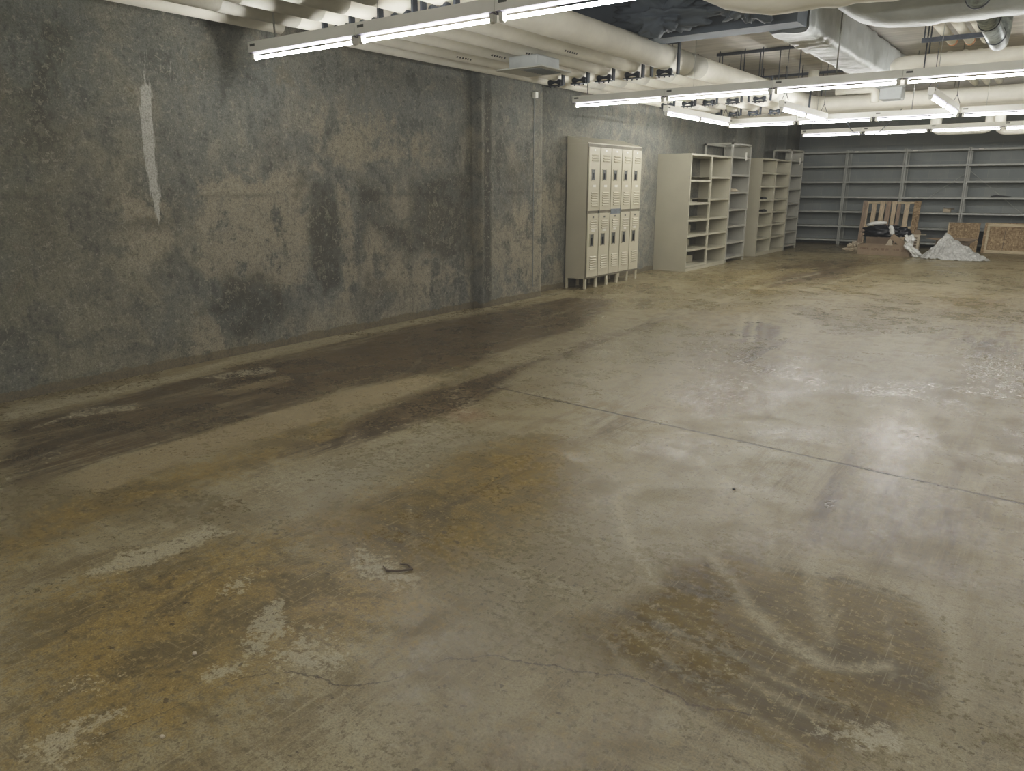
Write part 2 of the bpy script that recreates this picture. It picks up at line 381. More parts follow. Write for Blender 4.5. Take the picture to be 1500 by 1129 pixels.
def mk_floor():
    n=NT('stained concrete floor')
    brown,ochre,scrape,olive=n.attr('stainA'); rust,wet,plank,scuff=n.attr('stainB'); joint,crk,blue,_=n.attr('lines')
    streak=n.noise(1,7,.68,n.mapping((6,.8,1),rot=(0,0,.06)),.6)      # sweep marks running along the room
    streakf=n.noise(1,5,.7,n.mapping((34,2.2,1),rot=(0,0,.04)),.3)
    streak2=n.noise(1,6,.66,n.mapping((1.2,9,1),rot=(0,0,.5)),.8)
    big=n.noise(.8,6,.62,dist=.8); mid=n.noise(4.2,9,.72,dist=.6); mid2=n.noise(11,8,.75,dist=.4); fine=n.noise(36,6,.78); grit=n.noise(140,3,.75)
    M_=lambda a,b: n.math('MULTIPLY',a,b)
    def blend(*p):
        o=M_(p[0][0],p[0][1])
        for q,w in p[1:]: o=n.math('ADD',o,M_(q,w))
        return o
    combo=blend((mid,.4),(mid2,.25),(fine,.35)); edge=blend((mid,.2),(mid2,.35),(fine,.45)); combs=blend((streak,.45),(streakf,.25),(mid2,.15),(fine,.15)); cs2=blend((streak2,.5),(combo,.5))
    scr=n.noise(1,3,.5,n.mapping((90,2.5,1),rot=(0,0,.45)),.3)
    scr2=n.noise(1,3,.5,n.mapping((3,110,1),rot=(0,0,.3)),.4)
    scr3=n.noise(1,3,.5,n.mapping((100,4,1),rot=(0,0,-.8)),.4)
    c=n.mix(n.ramp(big,.43,.57),s2l((130,119,86)),s2l((160,150,117)))
    c=n.mix(M_(n.ramp(combs,.49,.56),.55),c,s2l((122,107,74)))
    c=n.mix(M_(n.ramp(cs2,.51,.56),.4),c,s2l((174,166,138)))
    c=n.mix(M_(n.ramp(mid,.52,.58),.45),c,s2l((116,102,70)))
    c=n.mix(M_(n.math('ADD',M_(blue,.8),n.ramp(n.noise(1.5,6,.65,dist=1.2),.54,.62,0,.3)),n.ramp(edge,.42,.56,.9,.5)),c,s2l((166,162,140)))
    def brk(m,k,a,b,src):
        v=n.math('ADD',m,M_(n.math('SUBTRACT',src,.5),k))
        return M_(n.ramp(v,a,b),n.ramp(m,.02,.3))
    c=n.mix(M_(brk(ochre,4.5,.12,.8,edge),.88),c,n.mix(n.ramp(mid,.43,.58),s2l((148,124,62)),s2l((108,93,52))))
    c=n.mix(M_(brk(brown,4.0,.10,.75,combs),.93),c,n.mix(n.ramp(combo,.43,.57),s2l((50,40,28)),s2l((88,71,46))))
    c=n.mix(M_(brk(olive,5.0,.02,.62,edge),.9),c,n.mix(n.ramp(cs2,.44,.56),s2l((112,93,34)),s2l((76,63,20))))
    c=n.mix(M_(brk(rust,3,.25,1.0,combo),.5),c,s2l((130,80,50)))
    c=n.mix(M_(plank,n.ramp(combs,.42,.58,.95,.55)),c,s2l((162,147,112)))
    c=n.mix(M_(brk(scrape,6,.40,.62,edge),.72),c,s2l((188,181,154)))
    fl=M_(n.ramp(fine,.55,.59),n.math('ADD',.22,M_(n.math('ADD',ochre,olive),.4)))
    c=n.mix(M_(fl,.75),c,s2l((190,170,120)))
    c=n.mix(M_(n.ramp(fine,.46,.42),.55),c,s2l((84,70,44)))
    sc=M_(scuff,n.ramp(edge,.44,.53,.35,1.0))
    c=n.mix(M_(sc,.75),c,s2l((186,177,146)))
    for q,w in ((scr,.32),(scr2,.2),(scr3,.25)):
        c=n.mix(M_(M_(n.ramp(q,.62,.68),n.ramp(mid,.46,.56)),w),c,s2l((196,184,148)))
    c=n.mix(M_(n.ramp(n.noise(21,3,.5),.68,.71),.65),c,s2l((58,48,34)))
    c=n.mix(n.ramp(grit,.42,.60,0,.38),c,s2l((88,76,50)))
    wob=M_(n.math('SUBTRACT',n.noise(7,7,.75),.5),.12)
    jl=n.ramp(n.math('ABSOLUTE',n.math('ADD',joint,M_(wob,.12))),.004,.018,1,0)
    cl=n.ramp(n.math('ABSOLUTE',n.math('ADD',crk,wob)),.001,.006,1,0)
    c=n.mix(M_(jl,n.ramp(mid,.42,.56,.75,1.0)),c,s2l((54,44,30)))
    c=n.mix(M_(cl,.75),c,s2l((62,50,34)))
    r=n.math('ADD',n.ramp(big,.4,.6,.24,.36),n.ramp(combo,.44,.57,-.05,.14))
    r=n.math('SUBTRACT',r,M_(wet,n.ramp(mid,.42,.58,.04,.15)))
    h=n.math('SUBTRACT',n.math('ADD',combo,M_(scrape,.15)),M_(jl,.8))
    n.bump(h,.3,.006)
    return n.done(c,r,0,.33)
def span(*segs):
    out=[]
    for a,b,st in segs:
        k=max(1,round((b-a)/st)); out+=[a+(b-a)*i/k for i in range(k)]
    return np.array(out+[segs[-1][1]])
WR,WN,WF=7.0,-4.0,20.75
floor=grid_mesh('floor',span((-5.95,.6,.018),(.6,3,.1),(3,WR,.4)),span((WN,.3,.2),(.3,4.6,.018),(4.6,9,.035),(9,WF,.08)),
    lambda U,V: np.stack([U,V,np.zeros_like(U)],-1),floor_attrs,mk_floor())
struct(floor)

# ---- left wall (with shallow pilasters), plane faces +X
PROF=[(-5.65,WN),(-5.65,7.0),(-5.53,7.0),(-5.53,8.25),(-5.76,8.25),(-5.76,15.12),(-5.52,15.12),(-5.52,16.9),(-5.88,16.9),(-5.88,18.9),(-5.66,18.9),(-5.66,19.7),(-5.88,19.7),(-5.88,WF)]
CEIL=3.3
def wall_attrs_factory(ys):
    def f(U,V):
        Y,Z=ys(U),V
        W=lambda pts:[onwall(*p) for p in pts]
        def pm(pts,soft,amp=1.): return np.clip(.5+poly_sd(Y,Z,W(pts))/(2*soft),0,1)*amp
        def ln(pts,w,amp=1.): return np.clip(1-line_d(Y,Z,W(pts))/w,0,1)*amp
        mx=lambda *a: np.maximum.reduce(a)
        pale=mx(pm([(290,270),(340,250),(440,265),(450,330),(455,400),(430,440),(330,420),(295,400),(285,330)],.12,.9),
                pm([(160,275),(200,262),(275,270),(275,330),(240,400),(175,380),(165,310)],.10,.55),
                pm([(300,455),(325,470),(335,522),(270,540),(285,490)],.05,1.0),
                pm([(487,262),(507,262),(520,330),(525,400),(520,440),(500,440),(500,350)],.04,.85),
                pm([(455,160),(640,170),(640,240),(560,250),(455,250)],.15,.5),
                pm([(625,290),(645,300),(650,380),(615,385)],.05,.6), pm([(565,270),(580,270),(575,330)],.04,.5),
                pm([(520,310),(560,330),(600,380),(680,370),(690,430),(600,445),(530,420)],.12,.55),
                pm([(90,80),(115,60),(115,240),(95,240)],.08,.45),
                pm([(0,350),(50,340),(60,390),(10,390)],.1,.35),
                pm([(740,300),(800,260),(830,300),(830,400),(730,440),(715,400)],.2,.7),
                pm([(860,100),(1020,150),(1010,200),(900,200)],.3,.5),
                pm([(940,215),(960,215),(955,390),(935,400)],.15,.6),
                pm([(370,60),(520,100),(500,160),(350,170)],.2,.25))
        dark=mx(pm([(455,262),(487,262),(500,330),(502,420),(475,435),(455,400),(450,330)],.05,.85),
                pm([(520,262),(560,268),(565,320),(600,330),(600,262),(690,250),(690,370),(655,385),(620,370),(600,380),(540,330),(525,400)],.08,.75),
                pm([(330,400),(380,395),(430,430),(420,470),(350,510),(320,480),(300,460)],.10,.9),
                pm([(150,290),(170,270),(165,360),(150,350)],.06,.5), pm([(150,320),(270,315),(270,335),(155,345)],.04,.5),
                pm([(0,0),(110,0),(115,240),(0,260)],.25,.7), pm([(0,260),(130,250),(120,330),(60,480),(0,440)],.25,.45),
                pm([(697,110),(708,110),(708,450),(697,448)],.03,1.0),
                pm([(430,300),(460,260),(440,240),(425,270)],.05,.5),
                pm([(540,395),(600,420),(560,450),(510,440)],.08,.5),
                pm([(715,240),(770,230),(765,290),(720,310)],.12,.5),
                pm([(230,60),(430,70),(620,110),(600,170),(400,150),(250,150)],.3,.4))
        white=mx(pm([(205,125),(220,125),(226,230),(234,290),(232,330),(224,290),(210,220)],.02,1.0),
                 ln([(212,75),(214,130)],.08,.35), ln([(248,85),(250,115)],.05,.3),
                 ln([(228,300),(231,330)],.02,.7))
        base=np.clip((.10-Z)/.06,0,1)
        ledge=np.clip(1-np.abs(Z-1.34+.012*np.sin(Y*3))/.02,0,1)
        green=np.clip((4.2-Y)/2.5,0,1)
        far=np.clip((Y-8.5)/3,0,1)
        return {'stainA':(pale,dark,white,base),'stainB':(ledge,green,far,np.ones_like(Y))}
    return f
def mk_wall():
    n=NT('weathered concrete wall')
    pale,dark,white,base=n.attr('stainA'); ledge,green,far,_=n.attr('stainB')
    big=n.noise(.9,5,.6); mid=n.noise(3.2,8,.68,dist=.5); mid2=n.noise(8,7,.72,dist=.3); fine=n.noise(30,6,.75); grit=n.noise(110,3,.65)
    runs=n.noise(1,7,.68,n.mapping((7,7,1.3)),.3)
    combo=n.math('ADD',n.math('MULTIPLY',mid,.4),n.math('ADD',n.math('MULTIPLY',mid2,.25),n.math('ADD',n.math('MULTIPLY',fine,.2),n.math('MULTIPLY',runs,.15))))
    c=n.mix(n.ramp(mid,.43,.57),s2l((118,116,105)),s2l((152,146,128)))
    c=n.mix(n.math('MULTIPLY',n.ramp(big,.44,.58),.6),c,s2l((118,121,116)))
    c=n.mix(n.math('MULTIPLY',n.ramp(runs,.54,.66),.35),c,s2l((150,146,131)))
    c=n.mix(n.math('MULTIPLY',n.ramp(runs,.46,.36),.4),c,s2l((92,93,86)))
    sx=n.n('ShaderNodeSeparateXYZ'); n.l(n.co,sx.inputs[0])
    c=n.mix(n.ramp(sx.outputs[2],1.4,2.5,0,.55),c,s2l((122,127,124)))  # pale haze painted into the upper wall colour
    c=n.mix(n.math('MULTIPLY',green,n.ramp(mid,.4,.6,.2,.6)),c,s2l((108,111,90)))
    def brk(m,k,a,b,src=combo):
        v=n.math('ADD',m,n.math('MULTIPLY',n.math('SUBTRACT',src,.5),k))
        return n.math('MULTIPLY',n.ramp(v,a,b),n.ramp(m,.02,.35))
    c=n.mix(n.math('MULTIPLY',brk(pale,7.5,.25,1.0),.7),c,s2l((164,155,133)))
    c=n.mix(n.math('MULTIPLY',brk(dark,7.5,.25,1.0),.75),c,s2l((62,62,54)))
    c=n.mix(n.math('MULTIPLY',n.ramp(combo,.535,.56),.35),c,s2l((160,155,138)))
    c=n.mix(n.math('MULTIPLY',n.ramp(combo,.465,.44),.4),c,s2l((80,81,74)))
    sc_=n.noise(16,5,.7,dist=1.5)
    c=n.mix(n.math('MULTIPLY',n.ramp(sc_,.60,.63),.45),c,s2l((176,171,154)))
    c=n.mix(n.math('MULTIPLY',n.ramp(sc_,.40,.37),.4),c,s2l((74,75,68)))
    c=n.mix(n.math('MULTIPLY',n.ramp(fine,.57,.61),.4),c,s2l((172,168,152)))
    c=n.mix(n.math('MULTIPLY',brk(white,2.2,.30,.6,n.noise(1,6,.7,n.mapping((60,60,6)))),.8),c,s2l((202,201,190)))
    c=n.mix(n.math('MULTIPLY',ledge,n.ramp(mid,.42,.55,0,.45)),c,s2l((76,76,70)))
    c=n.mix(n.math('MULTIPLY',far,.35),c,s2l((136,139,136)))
    c=n.mix(n.math('MULTIPLY',n.ramp(n.math('ADD',base,n.math('MULTIPLY',n.math('SUBTRACT',mid,.5),2.5)),.35,.6),.75),c,s2l((116,104,78)))
    c=n.mix(n.math('MULTIPLY',n.ramp(fine,.44,.40),.35),c,s2l((72,71,62)))
    c=n.mix(n.ramp(grit,.42,.6,0,.38),c,s2l((80,79,70)))
    n.bump(n.math('ADD',combo,n.math('MULTIPLY',fine,.5)),.4,.012)
    return n.done(c,.85,0,.3)
WALLM=mk_wall()
def left_wall():
    pts=[];acc=0
    zs=span((0,2.75,.03),(2.75,CEIL,.1))
    P=[Vector(p) for p in PROF]; path=[]
    for a,b in zip(P,P[1:]):
        L=(b-a).length; st=.03 if (a.y<12 and b.y-a.y>0.01) else .06
        if a.y<0 : st=.03
        k=max(1,round(L/st))
        path+=[a.lerp(b,i/k) for i in range(k)]
    path.append(P[-1])
    path=[p for p in path if p.y>=.5 or abs(p.y-WN)<1e-6]
    px=np.array([p.x for p in path]); py=np.array([p.y for p in path]); us=np.arange(len(path))
    o=grid_mesh('wall_left',us,zs,lambda U,V: np.stack([px[U.astype(int)],py[U.astype(int)],V],-1),wall_attrs_factory(lambda U: py[U.astype(int)]),WALLM)
    # make it face the room
    o.data.flip_normals(); struct(o)
left_wall()

def mk_cmu():
    n=NT('painted block wall')
    b=n.n('ShaderNodeTexBrick'); n.l(n.mapping((1,1,1),rot=(PI/2,0,0)),b.inputs['Vector'])
    b.inputs['Scale'].default_value=1; b.inputs['Brick Width'].default_value=.4; b.inputs['Row Height'].default_value=.2
    b.inputs['Mortar Size'].default_value=.006; b.inputs['Mortar Smooth'].default_value=.4
    b.inputs['Color1'].default_value=s2l((150,156,154)); b.inputs['Color2'].default_value=s2l((158,162,158)); b.inputs['Mortar'].default_value=s2l((166,168,162))
    f=n.noise(1.5,6,.6); c=n.mix(n.ramp(f,.35,.65,0,.3),b.outputs['Color'],s2l((124,132,132)))
    n.bump(n.noise(40,4),.15); return n.done(c,.7)
M['cmu']=mk_cmu()
def mk_ceil():
    n=NT('board marked concrete ceiling')
    f=n.noise(1,6,.6,n.mapping((1,9,1))); g=n.noise(2,5,.6)
    c=n.mix(n.ramp(f,.35,.65),s2l((170,166,158)),s2l((196,192,182))); c=n.mix(n.ramp(g,.4,.7,0,.4),c,s2l((146,148,146)))
    n.bump(f,.3,.02); return n.done(c,.85)
M['ceil']=mk_ceil()
struct(MB().box(-6.1,WR,WF,WF+.2,0,CEIL).build('wall_far',M['cmu']))
struct(MB().box(WR,WR+.2,WN,WF,0,CEIL).build('wall_right',M['cmu']))
struct(MB().box(-6.1,WR,WN-.2,WN,0,CEIL).build('wall_near',M['cmu']))
struct(MB().box(-6.1,WR+.2,WN-.2,WF+.2,CEIL,CEIL+.2).build('ceiling',M['ceil']))
# dropped steel beam crossing under the slab
struct(MB().box(-4.9,-2.22,7.4,7.7,2.85,3.3).build('trim_1',M['beam']))

# ------------------------------------------------------------------ strip lights
BLOCK=[(-5.44,.062),(-5.19,.088),(-4.85,.088),(-4.52,.092),(-4.16,.1),(-3.77,.125),(-2.39,.26),(-3.22,.0),(-1.47,.0)]
def fixture(label,loc,rotz,group,L=1.17,tubes=1,chain=False,rods=True):
    r=thing('strip_light',label,'ceiling light',loc,(0,0,rotz),group)     # origin at the tube height, runs along local +X
    T=L*tubes+.03*(tubes-1)
    h=MB().prism([(-.034,.115),(-.034,.041),(-.016,.031),(.016,.031),(.034,.041),(.034,.115)],0,1,'x')
    h.v=[(v[0]*(T+.031)-.0155,v[1],v[2]) for v in h.v]
    h.build('housing',M['fixture'],r)
    q=MB().prism([(-.0335,.0395),(-.0155,.0285),(.0155,.0285),(.0335,.0395),(.0155,.0295),(-.0155,.0295)],-.014,T+.014,'x'); q.build('dimmed_underside',M['dimmed_underside'],r)  # added strip whose dark colour tones down tube glare on the housing
    for k in range(tubes):
        x0=k*(L+.03)
        t=MB().tube([(x0+.035,0,0),(x0+L-.035,0,0)],.0115,12).build('tube',M['tube'],r,True)
        for xx in (x0+.002,x0+L-.034):
            MB().prism([(-.022,.05),(-.02,-.012),(0,-.022),(.02,-.012),(.022,.05)],xx,xx+.03,'x').build('lamp_holder',M['holder'],r,bevel=.003)
    MB().box(.01,.07,-.0355,-.034,.08,.098).build('rating_plate',M['dark_recess'],r)
    top=CEIL-loc[2]
    if chain:
        for xx in (.12,T-.12):
            c=MB(); 
            for s in (-1,1): c.tube([(xx,s*.045,.125),(xx,0,.24)],.004,6)
            c.tube([(xx,0,.24),(xx,0,top)],.004,6); c.build('hanging_wire',M['darkrod'],r)
    elif rods:
        xr=.28
        for q in [.28+.02*j*(-1)**j for j in range(40)]:
            X=loc[0]+q
            if .03<q<T-.05 and all(abs(X-p)>rr+.03 for p,rr in BLOCK): xr=q; break
        MB().tube([(xr,0,.11),(xr,0,top)],.007 if rods=='a' else .003,8).build('hanging_rod',M['rod'],r,True)
    return r
ORD=['leftmost','second from the left','third from the left','fourth from the left','fifth from the left','sixth from the left','seventh from the left','eighth from the left','ninth from the left','tenth from the left']
ZT=2.385
rows=[(3.88,-5.32,1.205,5,'nearest ceiling row'),
      (8.42,-5.16,1.235,6,'second ceiling row, before the lockers'),
      (12.75,-4.80,1.13,7,'third ceiling row'),
      (15.95,-4.48,1.13,7,'farthest ceiling row')]
for (yy,x0,sp,cnt,desc) in rows:
    for k in range(cnt):
        fixture('lit white strip light, %s in the %s'%(ORD[k],desc),(x0+k*sp,yy,ZT),0,'fluorescent strip lights in crosswise rows',sp-.035,1,False,'a' if k%2==0 else 'b')
fixture('two-tube strip light running lengthwise, hung closest to the left wall above the lockers',(-4.69,10.05,ZT),PI/2,'lengthwise two-tube strip lights',1.17,2,True)
fixture('two-tube strip light running lengthwise, middle one of the three, in front of the shelving',(-3.22,10.4,ZT),PI/2,'lengthwise two-tube strip lights',1.08,2,True)
fixture('two-tube strip light running lengthwise, rightmost of three, angled into view at right',(-1.47,10.2,ZT+.02),PI/2,'lengthwise two-tube strip lights',1.18,2,True)
# rows that light the part of the room beside and behind the camera
for (yy,x0,cnt,desc) in ((-.6,-5.0,7,'row behind the viewer'),(3.88,.78,4,'nearest row, right extension'),(8.38,2.4,3,'second row, right extension')):
    for k in range(cnt):
        fixture('lit white strip light, %s in the %s'%(ORD[k],desc),(x0+k*1.3,yy,ZT),0,'fluorescent strip lights in crosswise rows',1.17,1,False,'a' if k%2==0 else 'b')

# ------------------------------------------------------------------ insulated pipes along the left wall
pipes=[(-5.44,.062,2.69,'thinnest pipe, tight against the concrete wall'),
       (-5.19,.088,2.73,'second pipe out from the wall'),
       (-4.85,.088,2.73,'third pipe out from the wall'),
       (-4.52,.092,2.735,'fourth pipe out from the wall'),
       (-4.16,.100,2.745,'fifth pipe out from the wall'),
       (-3.77,.125,2.77,'widest pipe, outermost of the wall run')]
HY=[4.42,8.0,11.15,13.1]
for i,(x,r,z,d) in enumerate(pipes):
    yend=14.0+.3*(5-i)
    root=thing('insulated_pipe','cream jacketed ceiling pipe, '+d,'pipe',(x,0,z),group='parallel pipes along the left wall')
    if i==0:
        MB().tube([(0,WN+.05,0),(0,4.25,0)],r,16).build('pipe_jacket',M['pipe'],root,True)
        MB().tube(arc_path([(0,4.75,0),(0,yend,0),(6.5,yend,0)],.25),r,16).build('pipe_jacket',M['pipe'],root,True)
    else:
        MB().tube(arc_path([(0,WN+.05,0),(0,yend,0),(6.5-(x+5.5),yend,0)],.28),r,20).build('pipe_jacket',M['pipe'],root,True)
        for yb in ((3.55,4.25),(8.75,9.15),(11.9,12.3)):
            MB().tube([(0,yb[0]-.05*i,0),(0,yb[1]-.05*i,0)],r+.002,20,cap=False).build('grey_band',M['pipe_band'],root,True)
    if 1<=i<=4:
        for y0,n_ in ((6.0+.12*i,6),):
            mk=MB(); rr=random.Random(i*7+n_)
            for k in range(n_):
                a=-.9; w=rr.uniform(.015,.03); yy=y0+k*.042
                cx,cz=math.cos(a)*(r+.0015),math.sin(a)*(r+.0015)
                mk.v+=[(cx-.004,yy,cz-.005),(cx-.004,yy+w,cz-.005),(cx+.007,yy+w,cz+.010),(cx+.007,yy,cz+.010)]
                b=len(mk.v)-4; mk.f.append((b,b+1,b+2,b+3))
            mk.build('stencil_mark',M['marker'],root)
rn=['beside nearest light row','above the pilaster','behind second light row','above beige shelving']
pn=['second','third','fourth','fifth','widest outermost']
for k,y in enumerate(HY):
    for i in range(1,6):
        x,r,z,_=pipes[i]; yy=y+(.0 if k else -.02*i)
        h=thing('pipe_hanger','black roller hanger under the %s wall pipe, %s'%(pn[i-1],rn[k]),'pipe hanger',(x,yy,z-r-.02),group='roller hangers on the wall pipes')
        y2=.045
        ro=MB()
        prof=[(-.085,.028),(-.06,.034),(-.035,.02),(0,.012),(.035,.02),(.06,.034),(.085,.028)]
        pts=[(p,0,0) for p,_q in prof]; ro.tube([(p,0,0) for p,q in prof],[q for p,q in prof],10)
        ro.build('roller',M['hanger'],h,True)
        b=MB()
        b.box(-.10,.10,-.03,.03,-.045,-.032)
        for s in (-.06,0,.06): b.tube([(s,0,-.06),(s,0,-.03)],.009,6)
        b.build('base_plate',M['hanger'],h)
        st=MB(); w=r+.03
        for s in ((-1,1) if i==5 else (1,)):
            st.box(s*w-.01,s*w+.01,-.025,.025,-.04,r+.05)
            st.box(min(s*w-.01,0),max(s*w+.01,0),-.012,.012,2*r+.02,2*r+.04) if i==5 else None
            if i==5: st.box(s*w-.01,s*w+.01,-.02,.02,r+.05,2*r+.04)
            else: st.box(s*w-.006,s*w+.006,-.006,.006,r+.05,CEIL-(z-r-.02))
        if i==5: st.tube([(0,0,2*r+.03),(0,0,CEIL-(z-r-.02))],.008,6)
        st.build('strap',M['hanger'],h)

# square diffuser and its short duct
dr=thing('ceiling_diffuser','square white air diffuser on a short grey duct below the wall pipes','vent',(-4.46,6.5,2.51))
d=MB(); d.box(-.27,.27,-.27,.27,0,.014); d.build('face_plate',M['lens'],dr,bevel=.004)
lv=MB()
for k in range(9): lv.box(-.02,.2,-.20+k*.045,-.185+k*.045,-.006,0)
lv.build('louver',M['rack_shelf'],dr)
MB().box(-.17,.17,-.2,.2,.014,.13).build('duct_collar',M['duct_grey'],dr,bevel=.015)
# small junction box on pilaster edge
jb=thing('junction_box','small white junction box with a thin conduit running down the pilaster','electrical box',(-5.53,8.05,2.50))
MB().box(.001,.05,-.03,.03,-.03,.04).build('box_body',M['fixture'],jb,bevel=.004)
MB().tube([(.008,0,-.03),(.008,0,-2.35)],.004,6).build('conduit',M['rack_shelf'],jb)

# ------------------------------------------------------------------ ducts and other ceiling pipes
def pipe_thing(label,pts,r,mat,name='ceiling_pipe',cat='pipe',rad=.15,n=18,wob=0,step=None,group=None,ends=None,bands=None):
    p0=Vector(pts[0]); root=thing(name,label,cat,p0,group=group)
    path=arc_path([Vector(p)-p0 for p in pts],rad,6,step)
    MB().tube(path,r,n,True,wob,p0.x*3).build('pipe_jacket' if 'pipe' in name else 'duct_wrap',mat,root,True)
    if ends:
        a=path[-2].lerp(path[-1],0.0); e=path[-1]; dd=(e-a).normalized()
        MB().tube([e-dd*ends,e+dd*.004],r+.003,n).build('end_wrap',M['pipe_rust'],root,True)
    for t in (bands or []):
        e=(Vector(pts[1])-p0); dd=e.normalized(); q=dd*t
        MB().tube([q-dd*.012,q+dd*.012],r+.008,n).build('clamp_band',M['hanger'],root,True)
    return root
pipe_thing('large cream canvas-wrapped duct crossing nearest overhead at the top edge',[(-2.72,6.2,3.22),(-2.3,6.35,2.98),(5.5,6.35,2.98)],.26,M['duct_cream'],'wrapped_duct','duct',.3,36,.05,.05)
pipe_thing('grey foil-wrapped round duct crossing just behind the cream duct',[(-1.95,7.72,3.28),(-1.72,7.9,3.0),(5.5,7.9,3.0)],.21,M['duct_grey'],'wrapped_duct','duct',.3,36,.05,.05)
def rect_duct(label,x0,x1,y0,y1,z0,z1,mat,seed=0,end=None):
    root=thing('rectangular_duct',label,'duct',((x0+x1)/2,y0,z0))
    w=(x1-x0)/2; h=z1-z0; L=y1-y0
    def f(u,v):
        a=u*2*PI+PI/4
        c,s=math.cos(a),math.sin(a); k=1/max(abs(c),abs(s)); k=min(k,1.3)
        p=Vector((c*k*w,v*L,h/2+s*k*h/2)); n_=Vector((c,0,s))
        return p+n_*(.018*mn.noise(Vector((p.x*3,p.y*9,p.z*6+seed)))+.010*mn.noise(Vector((p.x*8,p.y*26,p.z*9))))
    g_=MB().grid(f,64,120,True); g_.f.append(tuple(i*120 for i in range(64))); g_.f.append(tuple(i*120+119 for i in reversed(range(64)))); g_.build('duct_wrap',mat,root,True)
    return root
rd=rect_duct('long grey insulated rectangular duct running lengthwise below the slab',-2.58,-2.2,7.72,12.9,2.82,3.24,M['duct_grey'])
MB().box(-.13,.17,5.0,5.3,-.16,.40).build('drop_box',M['duct_grey'],rd,bevel=.02)
# torn dark insulation hanging around the beam
def blob(fn_r,sx,sy,sz,seed,amp=.3,fr=3,nu=40,nv=22,flat=None):
    m=MB()
    def f(u,v):
        a=u*2*PI; b=-PI/2+v*PI
        d=Vector((math.cos(a)*math.cos(b),math.sin(a)*math.cos(b),math.sin(b)))
        k=1+amp*mn.noise(d*fr+Vector((seed,0,0)))+amp*.5*mn.noise(d*fr*2.7+Vector((0,seed,0)))+amp*.25*mn.noise(d*fr*6+Vector((0,0,seed)))
        p=Vector((d.x*sx,d.y*sy,d.z*sz))*k
        if flat is not None and p.z<flat: p.z=flat
        return p
    return m.grid(f,nu,nv,True)
for (sx,sy,sz,seed,loc_,lb) in ((.42,.20,.14,3,(-3.4,7.15,3.0),'dark torn insulation mass hanging from the steel beam end'),
        (.26,.18,.11,8,(-2.6,7.15,2.99),'smaller dark lump of insulation at the middle of the beam'),
        (.5,.22,.07,12,(-3.9,6.4,3.2),'dark ragged insulation scrap left of the cream duct')):
    t=blob(None,sx,sy,sz,seed,.8,2.6,56,30).build('torn_insulation',M['beam'],None,True); t.location=loc_; tag(t,lb,'insulation')
for k,(a,b) in enumerate((((1366,36),(1396,68)),((1395,33),(1421,67)),((1423,34),(1446,64)))):
    p=ground(*a,2.92); q=ground(*b,2.92); xm=(p[0]+q[0])/2
    pipe_thing('thin cream pipe with taped end, %s of three below the round grey duct'%(['left','middle','right'][k]),[(xm,p[1]-.4,2.97),(xm,q[1],2.97)],.045,M['pipe'],group='three thin pipes with taped ends',ends=.07 if k<2 else None)
    pipe_thing('thin cream pipe, %s of three running lengthwise above the rightmost hanging light'%(['left','middle','right'][k]),[(xm-.12,10.9,2.95),(xm-.12,14.0,2.95)],.045,M['pipe'],group='three thin pipes farther back')
pipe_thing('mottled galvanised steel pipe slanting down at the right, with dark clamps',[(-.86,7.55,2.93),(-.84,9.8,2.86),(-.84,9.95,3.25)],.085,M['galv'],rad=.1,bands=[.15,1.1,1.8])
pipe_thing('stout cream pipe with an elbow crossing behind the thin taped pipes',[(-1.92,10.9,2.72),(-1.92,10.45,2.83),(2.5,10.45,2.83)],.085,M['pipe'],rad=.12)
pipe_thing('cream pipe loop dropping low in front of the block wall',[(-2.28,16.4,2.85),(-2.28,16.9,2.85),(-2.28,16.9,2.47),(-1.38,16.9,2.47),(-1.38,16.9,2.85)],.1,M['pipe'],rad=.12)
pipe_thing('cream pipe with elbow at the far right, low by the block wall',[(-1.22,16.4,2.75),(-1.22,16.9,2.42),(2,16.9,2.42)],.085,M['pipe'],rad=.12)
pipe_thing('short cream branch pipe with rounded elbow beyond the widest pipe',[(-3.35,13.6,2.92),(-2.75,13.6,2.92),(-2.75,13.6,2.72)],.06,M['pipe'],rad=.1)
pipe_thing('short cream stub pipe rising behind the widest pipe',[(-3.4,12.4,3.1),(-3.4,12.4,2.9)],.075,M['pipe'],rad=.1)
# channel struts with rods below the slab
for k,(y,x0,x1) in enumerate(((11.3,-4.5,-3.1),(14.0,-4.6,-2.6))):
    st=thing('ceiling_strut','thin dark channel strut with hanging rods, %s'%(['nearer one under the slab','farther one behind the second light row'][k]),'bracket',(x0,y,3.24))
    MB().box(0,x1-x0,-.02,.02,.02,.058).build('channel',M['darkrod'],st)
    n_=5
    for j in range(n_): MB().tube([((x1-x0)*(j+.3)/n_,0,.02),((x1-x0)*(j+.3)/n_,0,-.42)],.008,6).build('rod',M['darkrod'],st)
# trapeze frames carrying pipes at right
tr=thing('pipe_trapeze','dark trapeze bracket carrying the thin taped pipes','bracket',(-1.65,9.35,2.87))
MB().box(.15,.85,-.02,.02,0,.045).build('crossbar',M['hanger'],tr)
for x in (.17,.83): MB().tube([(x,0,.04),(x,0,CEIL-2.87)],.008,6).build('rod',M['hanger'],tr)
tr=thing('pipe_trapeze','dark trapeze bracket under the stout cream pipe','bracket',(-1.62,10.45,2.70))
MB().box(0,.05,-.11,.11,0,.04).build('crossbar',M['hanger'],tr)
for y in (-.105,.105): MB().tube([(.02,y,.04),(.02,y,CEIL-2.70)],.008,6).build('rod',M['hanger'],tr)
cb=MB().tube(arc_path([(-3.0,12.77,2.46),(-2.9,13.1,2.22),(-2.6,13.3,2.20),(-2.35,13.3,2.48),(-2.3,13.3,2.55)],.12),.006,6).build('loose_cable',M['hanger'],None,True)
tag(cb,'thin black cable looping down below the far light rows','cable')

